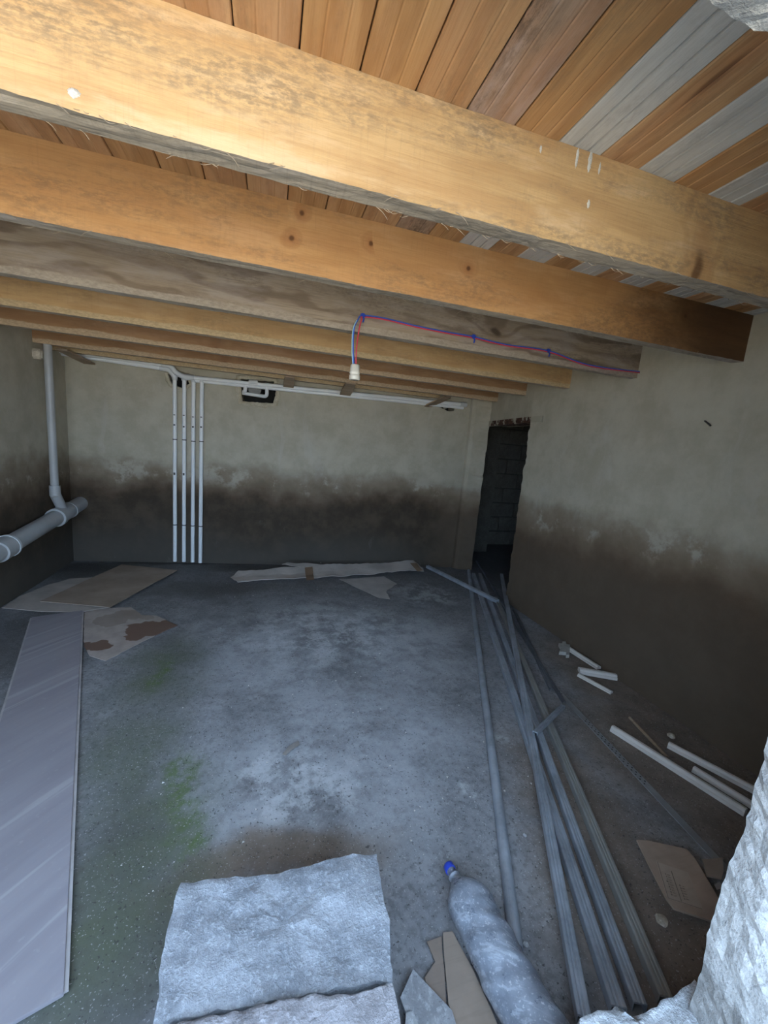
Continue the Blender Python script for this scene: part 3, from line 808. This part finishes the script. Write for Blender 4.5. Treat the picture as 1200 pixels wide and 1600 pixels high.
# ================================================================== THINGS ON THE FLOOR
# long panel
pA = onz(50, 955, .012).to_2d(); pB = onz(131, 953, .012).to_2d(); pC = onz(107, 1547, .012).to_2d()
dr = (pC-pB).normalized(); sd = Vector((dr.y, -dr.x)); wid = (pA-pB).dot(sd)
if wid < 0: sd = -sd; wid = -wid
k = NT('laminate_panel'); pp = k.pos('Object'); x_, y_, z_ = k.xyz(pp)
diag = k.math('ADD', k.math('MULTIPLY', x_, 3.4), k.math('MULTIPLY', y_, 2.2))
st_ = k.noise(k.comb(diag, k.math('MULTIPLY', y_, .5), 0.0), 2.2, 4, .6); fi = k.noise(k.comb(k.math('MULTIPLY', diag, 1.0), k.math('MULTIPLY', x_, .25), 2.0), 6, 3, .5)
c_ = k.mix(k.sm(st_, .3, .7), (.265, .25, .285), (.33, .315, .35))
c_ = k.mix(k.sm(fi, .60, .66, 0, .45), c_, (.46, .45, .48))
c_ = k.mix(k.sm(k.noise(pp, 60, 4), .6, .8, 0, .25), c_, (.5, .5, .52))
M_LAM = k.out(c_, .42)
lp = empty('laminate_panel', (pB.x, pB.y, 0)); lp.rotation_euler.z = math.atan2(dr.y, dr.x); Ln = (pC-pB).length
tag(lp, 'long grey laminate panel with diagonal streaks lying along the left', 'panel')
sgn = 1 if (Matrix.Rotation(lp.rotation_euler.z, 2) @ Vector((0, 1))).dot(sd) > 0 else -1
y0_, y1_ = sorted((0, sgn*wid))
box('board', 0, Ln, y0_+.008, y1_-.008, .002, .012, M_LAM, lp, .001)
M_EDGE = mat_plain('panel_edge', (.42, .40, .41), .5)
for ya in (y0_, y1_-.008): box('tongue', .0, Ln-.004, ya, ya+.008, .003, .008, M_EDGE, lp)

# cardboards
def card(name, pts, z, th, mat, label, cat='cardboard', **kw):
    P = px(pts, z); o = sheet(name, P, z, th, mat, None, **kw)
    c = sum(P, Vector((0, 0)))/len(P)
    for v_ in o.data.vertices: v_.co -= Vector((c.x, c.y, z))
    o.location = (c.x, c.y, z)
    return tag(o, label, cat)
card('cardboard_sheet', [(4, 951), (30, 933), (75, 915), (110, 905), (150, 903), (180, 906), (172, 950), (130, 957), (55, 956)], .001, .003, M_CARD4, 'pale torn cardboard by the left wall under the big sheet', crumple=.006, seed=3, jagamp=.006)
card('cardboard_sheet', [(132, 958), (160, 951), (205, 950), (222, 962), (245, 963), (277, 978), (222, 1004), (165, 1034), (140, 1026), (131, 1010)], .001, .003, M_CARD3, 'cardboard with brown wet stains right of the laminate panel', crumple=.004, seed=5, jagamp=.004)
card('cardboard_sheet', [(62, 941), (190, 883), (277, 892), (172, 950)], .014, .004, M_CARD, 'large flat brown cardboard sheet overlapping the far end of the laminate panel', crumple=.006, seed=6, freq=3)
cs = card('cardboard_strip', [(360, 904), (372, 898), (400, 898), (440, 894), (470, 894), (440, 891), (448, 889), (500, 891), (560, 890), (645, 887), (660, 893), (662, 896), (640, 896), (560, 901), (480, 906), (420, 908), (372, 912)], .003, .004, M_CARD2, 'long torn cardboard strip with brown tape along the back wall', crumple=.025, seed=8, jagamp=.010, freq=7, lift=lambda x, y: max(0, (y-3.40)*.22))
def tape(pts, z, par, mat=M_TAPE):
    P = px(pts, z); o = sheet('tape', P, z, .001, mat, cuts=2, crumple=.001, lift=lambda x, y: max(0, (y-3.40)*.22)); o.parent = par; o.matrix_parent_inverse = Matrix.Translation(par.location).inverted(); return o
tape([(476, 891), (488, 890), (491, 906), (479, 907)], .030, cs); tape([(640, 886), (650, 886), (660, 893), (652, 894)], .030, cs)
card('cardboard_scrap', [(480, 878), (484, 865), (490, 867), (502, 882)], .004, .003, M_CARD2, 'small upright torn flap behind the long cardboard strip', crumple=.03, seed=2, jagamp=.004)
card('torn_paper', [(530, 906), (600, 901), (620, 913), (603, 925), (609, 937), (592, 935), (560, 920)], .001, .002, M_PAPER, 'torn grey paper in front of the long cardboard strip', 'paper', crumple=.006, seed=12, jagamp=.008)
# printed carton piece on the right, seen beside the jamb
cb = card('carton_piece', [(994, 1316), (1010, 1317), (1072, 1330), (1085, 1345), (1128, 1420), (1120, 1447), (1052, 1424), (1040, 1408), (1012, 1353)], .012, .006, mat_card('carton_brown', (.40, .30, .235), 0, seed=14), 'brown carton piece with a printed label near the right jamb', crumple=.008, seed=15, freq=6)
lbl = px([(1026, 1345), (1076, 1362), (1099, 1420), (1043, 1402)], .03)
def lq(u, w): return lbl[0].lerp(lbl[1], u).lerp(lbl[3].lerp(lbl[2], u), w)
o = sheet('printed_label', lbl, .0265, .0006, mat_card('label_paper', (.44, .345, .275), 0, seed=16)); o.parent = cb; o.matrix_parent_inverse = Matrix.Translation(cb.location).inverted()
V = []; F = []; r_ = random.Random(5)
def stroke(u0, w0, u1, w1):
    q = [lq(u0, w0), lq(u1, w0), lq(u1, w1), lq(u0, w1)]; b_ = len(V)
    for p in q: V.append((p.x, p.y, .0275))
    F.append((b_, b_+1, b_+2, b_+3))
for i in range(9):
    w = .28+i*.07; stroke(.14+r_.uniform(0, .05), w, .20, w+.045); stroke(.22, w+.01, .30+r_.uniform(0, .04), w+.022); stroke(.22, w+.035, .31, w+.045)
    if i > 2: stroke(.52, w, .56, w+.05); stroke(.58, w+r_.uniform(0, .02), .66, w+.03)
stroke(.40, .15, .43, .97); stroke(.02, .0, .04, 1.0); stroke(.04, .985, .98, 1.0)
pr_ = mesh('print', V, F, mat_plain('faded_print', (.20, .155, .125), .8), cb); pr_.matrix_parent_inverse = Matrix.Translation(cb.location).inverted()
card('carton_flap', [(1096, 1346), (1128, 1344), (1130, 1365), (1126, 1376), (1104, 1372)], .02, .004, M_CARD, 'small brown carton flap on the floor behind the printed carton', crumple=.012, seed=18)
card('paper_scrap', [(1116, 1384), (1124, 1379), (1128, 1388), (1120, 1392)], .002, .002, M_CARD4, 'tiny pale scrap between the printed carton and the jamb', 'paper', crumple=.005, seed=19)
# broken boards by the bottle
card('cardboard_piece', [(692, 1461), (706, 1459), (740, 1520), (770, 1590), (790, 1640), (720, 1640), (700, 1570), (696, 1520)], .006, .004, M_CARD, 'brown cardboard piece tucked under the dusty bottle', crumple=.004, seed=21, jagamp=.003)
card('cardboard_piece', [(668, 1476), (690, 1465), (697, 1570), (712, 1640), (680, 1640), (664, 1530), (680, 1505)], .002, .003, mat_card('wet_card', (.26, .205, .17), .6, seed=22), 'damp dark cardboard piece left of the one under the bottle', crumple=.003, seed=22, jagamp=.005)
card('tile_shard', [(645, 1518), (706, 1583), (722, 1640), (660, 1660), (625, 1562)], .012, .007, mat_stone('tile_grey', (.24, .25, .27), (.40, .41, .44), 10, bstr=.2), 'grey smudged tile shard with a pointed corner beside the slab', 'tile')
card('tile_shard', [(634, 1586), (645, 1583), (668, 1640), (630, 1650)], .021, .006, mat_stone('tile_pale', (.42, .43, .45), (.54, .55, .57), 10, bstr=.2), 'small pale tile shard at the bottom edge beside the pinkish stone', 'tile')

# metal drywall profiles -------------------------------------------------
def channel(name, a, b, za, zb, w, h, mat, label, cat='metal profile', flip=False, lips=True, group='steel drywall profiles in a loose bundle', perf=None, rnd=0.0):
    A = onz(*a, za+h); A.z = za; B = onz(*b, zb+h); B.z = zb
    d_ = (B-A).normalized(); L = (B-A).length; t = .0022
    s = d_.cross(Vector((0, 0, 1))).normalized(); u = s.cross(d_)
    hw = w/2
    if rnd:
        pr = [(-hw, 0), (hw, 0)]+[(hw*math.cos(q*math.pi/10), h*.35+h*.65*math.sin(q*math.pi/10)) for q in range(11)]
    elif h < .008:
        pr = [(-hw, 0), (hw, 0), (hw, h), (-hw, h)]
    elif flip:                                                 # open side up
        pr = [(-hw, 0), (hw, 0), (hw, h), (hw-.005, h), (hw-.005, h-t), (hw-t, h-t), (hw-t, t), (-hw+t, t), (-hw+t, h-t), (-hw+.005, h-t), (-hw+.005, h), (-hw, h)]
    else:                                                      # ribbed web up
        g = w*.14; e = .0035
        pr = [(-hw, 0), (-hw+t, 0), (-hw+t, h-t-e), (hw-t, h-t-e), (hw-t, 0), (hw, 0), (hw, h-e*.9), (hw-e*.35, h-e*.25), (hw-e, h), (w*.24, h), (w*.17, h-.0022), (w*.08, h-.0022), (w*.04, h), (-w*.04, h), (-w*.08, h-.0022), (-w*.17, h-.0022), (-w*.24, h), (-hw+e, h), (-hw+e*.35, h-e*.25), (-hw, h-e*.9)]
    n_ = len(pr); v = []; f = []; K = 8
    for j in range(K+1):
        q = d_*(L*j/K); sag = .0015*nz(j*.9, a[0])
        for x, z in pr: v.append(q+s*(x+sag)+u*z)
    for j in range(K):
        for i in range(n_): f.append((j*n_+i, j*n_+(i+1) % n_, (j+1)*n_+(i+1) % n_, (j+1)*n_+i))
    f.append(tuple(range(n_))); f.append(tuple(K*n_+i for i in range(n_)))
    o = mesh(name, v, f, mat); o.location = A
    tag(o, label, cat, group)
    return o, A, d_, s, u, L
HP = .027
channel('steel_profile', (733, 889), (809, 1475), .0, .0, .033, HP, M_METAL, 'leftmost steel profile, lying apart from the bundle beside the bottle', rnd=1)
channel('steel_profile', (740, 895), (968, 1572), .0, .0, .034, HP, M_METAL, 'steel profile second from the left at the doorway, passing under the crossing one')
channel('steel_profile', (750, 895), (1001, 1567), .0, .0, .030, HP, M_METAL, 'steel profile in the middle of the bundle, left of the duller ribbed one')
channel('steel_profile', (776, 932), (1042, 1556), .0, .0, .032, HP, mat_plain('dull_zinc', (.31, .31, .30), .5, .12, 9, .3), 'duller ribbed profile on the right side of the bundle')
channel('steel_profile', (784, 896), (914, 1588), .029, .029, .030, HP*.9, M_METAL, 'steel profile lying crosswise on top of the bundle from the doorway')
channel('steel_profile', (745, 876), (882, 1096), .055, .0, .018, .012, mat_plain('dark_steel', (.14, .15, .17), .5, .2, 9, .4), 'thin dark steel angle reaching out of the doorway')
channel('steel_profile', (803, 950), (862, 1076), .0, .0, .020, .014, mat_plain('dark_steel_b', (.15, .16, .18), .5, .2, 9, .4), 'short thin dark steel angle at the foot of the right wall')
channel('steel_profile', (668, 883), (778, 937), .028, .029, .034, HP, M_METAL, 'short steel profile crossing the bundle in front of the doorway')
channel('steel_profile', (836, 1143), (880, 1101), .057, .0285, .022, .016, M_METAL, 'short steel offcut lying across the middle of the bundle')
# perforated strip: a band with holes
o, A, d_, s, u, L = channel('perforated_strip', (865, 1072), (1138, 1361), .0, .0, .028, .0035, mat_plain('dull_zinc_b', (.32, .33, .345), .5, .15, 9, .35), 'perforated metal strip pointing from the bundle to the jamb', 'metal strip', group=None)
V = []; F = []
for i in range(int(L/.022)):
    fr = i*.022/L
    if not (.02 < fr < .09 or .26 < fr < .66): continue
    for sx in (-.006, .006):
        c = d_*(i*.022+.011*(sx > 0))+s*sx+u*.0037; b_ = len(V)
        for q in range(8): V.append(c+d_*(.0036*math.cos(q*math.pi/4))+s*(.0030*math.sin(q*math.pi/4)))
        F.append(tuple(range(b_, b_+8)))
mesh('punched_holes', V, F, M_BLACK, o)['kind'] = 'stuff'

# white mouldings on the right -------------------------------------------
def mould(a, b, w, h, label, z=0.0, mat=M_PVC, group='white plastic mouldings on the floor by the right wall'):
    A = onz(*a, z+h*.7); A.z = z; B = onz(*b, z+h*.7); B.z = z
    d_ = (B-A).normalized(); L = (B-A).length; s = d_.cross(Vector((0, 0, 1))).normalized(); u = Vector((0, 0, 1)); hw = w/2
    pr = [(-hw, 0), (hw, 0), (hw, h*.45), (hw*.72, h*.55), (hw*.62, h*.85), (hw*.35, h), (-.05*hw, h*.96), (-.15*hw, h*.72), (-.3*hw, h*.72), (-.4*hw, h*.9), (-.75*hw, h*.8), (-hw, h*.6)]
    n_ = len(pr); v = []; f = []
    for q in (0, L/2, L):
        for x, z2 in pr: v.append(d_*q+s*x+u*z2)
    for j in range(2):
        for i in range(n_): f.append((j*n_+i, j*n_+(i+1) % n_, (j+1)*n_+(i+1) % n_, (j+1)*n_+i))
    f.append(tuple(range(n_))); f.append(tuple(2*n_+i for i in range(n_)))
    o = mesh('plastic_moulding', v, f, mat); o.location = A
    return tag(o, label, 'moulding', group)
mould((957, 1135), (1166, 1266), .036, .026, 'longest white moulding strip, reaching towards the jamb')
mould((1045, 1161), (1182, 1233), .032, .024, 'white moulding strip closest to the right wall at the jamb')
mould((1084, 1199), (1180, 1258), .030, .022, 'white moulding strip between the two others that reach the jamb')
mould((889, 1012), (936, 1042), .034, .022, 'short white moulding offcut against the foot of the right wall')
mould((905, 1045), (963, 1055), .048, .030, 'short thick white moulding offcut, middle one of the three short pieces')
mould((904, 1053), (956, 1081), .026, .016, 'short thin white moulding offcut, nearest of the three short pieces')
mould((984, 1120), (1043, 1182), .013, .010, 'thin brown wooden stick beside the longest white moulding', mat=W_OLD, group=None)['category'] = 'stick'
bk_ = card('plaster_board_bit', [(872, 1010), (878, 1010), (878, 1007), (883, 1007), (884, 1011), (890, 1012), (889, 1028), (884, 1028), (884, 1024), (873, 1023), (876, 1016)], .0, .022, mat_plain('offwhite_bit', (.44, .43, .40), .7), 'small notched off-white moulding end by the right wall', 'offcut')

# bottle -------------------------------------------------------------------
k = NT('dusty_plastic'); pp = k.pos('Object'); x_, y_, z_ = k.xyz(pp)
du = k.noise(pp, 30, 7, .7); sp = k.noise(pp, 160, 3, .6)
an_ = math.atan2((onz(852, 1632)-onz(700, 1352)).y, (onz(852, 1632)-onz(700, 1352)).x)
sw = k.noise(k.map(k.map(pp, rot=(0, 0, -an_-.75)), (6, 55, 30)), 1.6, 5, .7)
c_ = k.mix(k.sm(du, .35, .7), (.24, .27, .33), (.36, .40, .48)); c_ = k.mix(k.sm(sw, .52, .62, 0, .7), c_, (.55, .60, .68)); c_ = k.mix(k.sm(sp, .58, .68, 0, .8), c_, (.7, .72, .76))
M_BOT = k.out(c_, k.sm(du, .3, .7, .25, .55), k.bump(du, .2, .004), Transmission_Weight=.25)
ca = onz(700, 1352, .040); cb2 = onz(852, 1632, .060)
ax = (cb2-ca).normalized()
bo = empty('plastic_bottle', (ca.x, ca.y, 0)); tag(bo, 'dusty crumpled clear plastic bottle with a blue cap', 'bottle')
prof = [(.016, .0125), (.030, .0125), (.031, .0165), (.034, .0165), (.035, .0135), (.042, .0145), (.052, .022), (.064, .033), (.078, .046), (.095, .0545), (.115, .0575)]
s_ = .125
while s_ < .40: prof.append((s_, .0575)); s_ += .005
prof += [(.405, .057), (.414, .050), (.418, .038)]
def tw(s, an, r):
    if r < .04: return 0
    e = min(1, (s-.09)/.03, (.405-s)/.02); e = max(0, e)
    return e*(.0014*math.sin(an*3+s*75)+.0010*math.sin(an*4+s*150)+.0012*nz(math.cos(an)*2.5, math.sin(an)*2.5, s*40)+.004*nz(math.cos(an)*1.0, math.sin(an)*1.0, s*6)-.003*math.exp(-((s-.17)/.02)**2))
body = lathe('body', prof, Vector((0, 0, ca.z)), ax, M_BOT, bo, 40, tw)
cap = lathe('cap', [(-.001, .012), (.0005, .0148), (.014, .0152), (.0155, .0150)], Vector((0, 0, ca.z)), ax, M_CAP, bo, 30, lambda s, an, r: .0004*math.sin(an*30))

# crumbs --------------------------------------------------------------------
def pebble(x, y, r, mat, label, cat, seed, flat=.6):
    c = onz(x, y, r*.4); bm = bmesh.new(); bmesh.ops.create_icosphere(bm, subdivisions=2, radius=r)
    for v_ in bm.verts:
        v_.co *= 1+.35*nz(*(v_.co*(1.2/r)+Vector((seed, 0, 0)))); v_.co.z *= flat; v_.co.z += r*flat*.8
    o = frombm('plaster_lump', bm, mat); o.location = (c.x, c.y, 0); return tag(o, label, cat)
pebble(1049, 1150, .016, M_RUBBLE, 'plaster lump at the end of the moulding by the right wall', 'rubble', 1)
pebble(1034, 1437, .016, M_RUBBLE, 'crumbly plaster lump in front of the printed carton', 'rubble', 4, .4)
pebble(820, 1305, .006, M_CHALK, 'tiny white crumb right of the leftmost steel profile', 'rubble', 6)
pebble(822, 1475, .007, M_CHALK, 'white crumb on the floor between bottle and bundle', 'rubble', 7)
card('leaf_scrap', [(441, 1182), (452, 1168), (466, 1160), (468, 1166), (456, 1174), (446, 1184)], .001, .002, mat_plain('grey_scrap', (.30, .28, .27), .7), 'small curled grey scrap in the middle of the floor', 'scrap', crumple=.012, seed=31)
r_ = random.Random(11); V = []; F = []
for _ in range(420):
    x = r_.uniform(-.35, 1.0); y = r_.uniform(.9, 3.3); q = .0012+.0035*r_.random()**4; b_ = len(V)
    for (dx, dy, dz) in ((1, 0, 0), (-.6, .8, 0), (-.5, -.9, 0), (0, 0, .9)):
        V.append((x+dx*q*r_.uniform(.6, 1.5), y+dy*q*r_.uniform(.6, 1.5), dz*q))
    F += [(b_, b_+1, b_+3), (b_+1, b_+2, b_+3), (b_+2, b_, b_+3), (b_, b_+2, b_+1)]
g = mesh('floor_grit', V, F, mat_plain('white_grit', (.62, .60, .57), .8)); g['kind'] = 'stuff'; tag(g, 'scattered white plaster grit on the concrete floor', 'grit')
# nail in the right wall
a = onx(1093, 654, 1.954); b = onx(1110, 665, 1.93)
n_ = tube('wall_nail', [a+Vector((.02, 0, 0))-a, b-a], .004, M_INK); n_.location = a; tag(n_, 'dark bent nail sticking out of the right wall', 'nail')
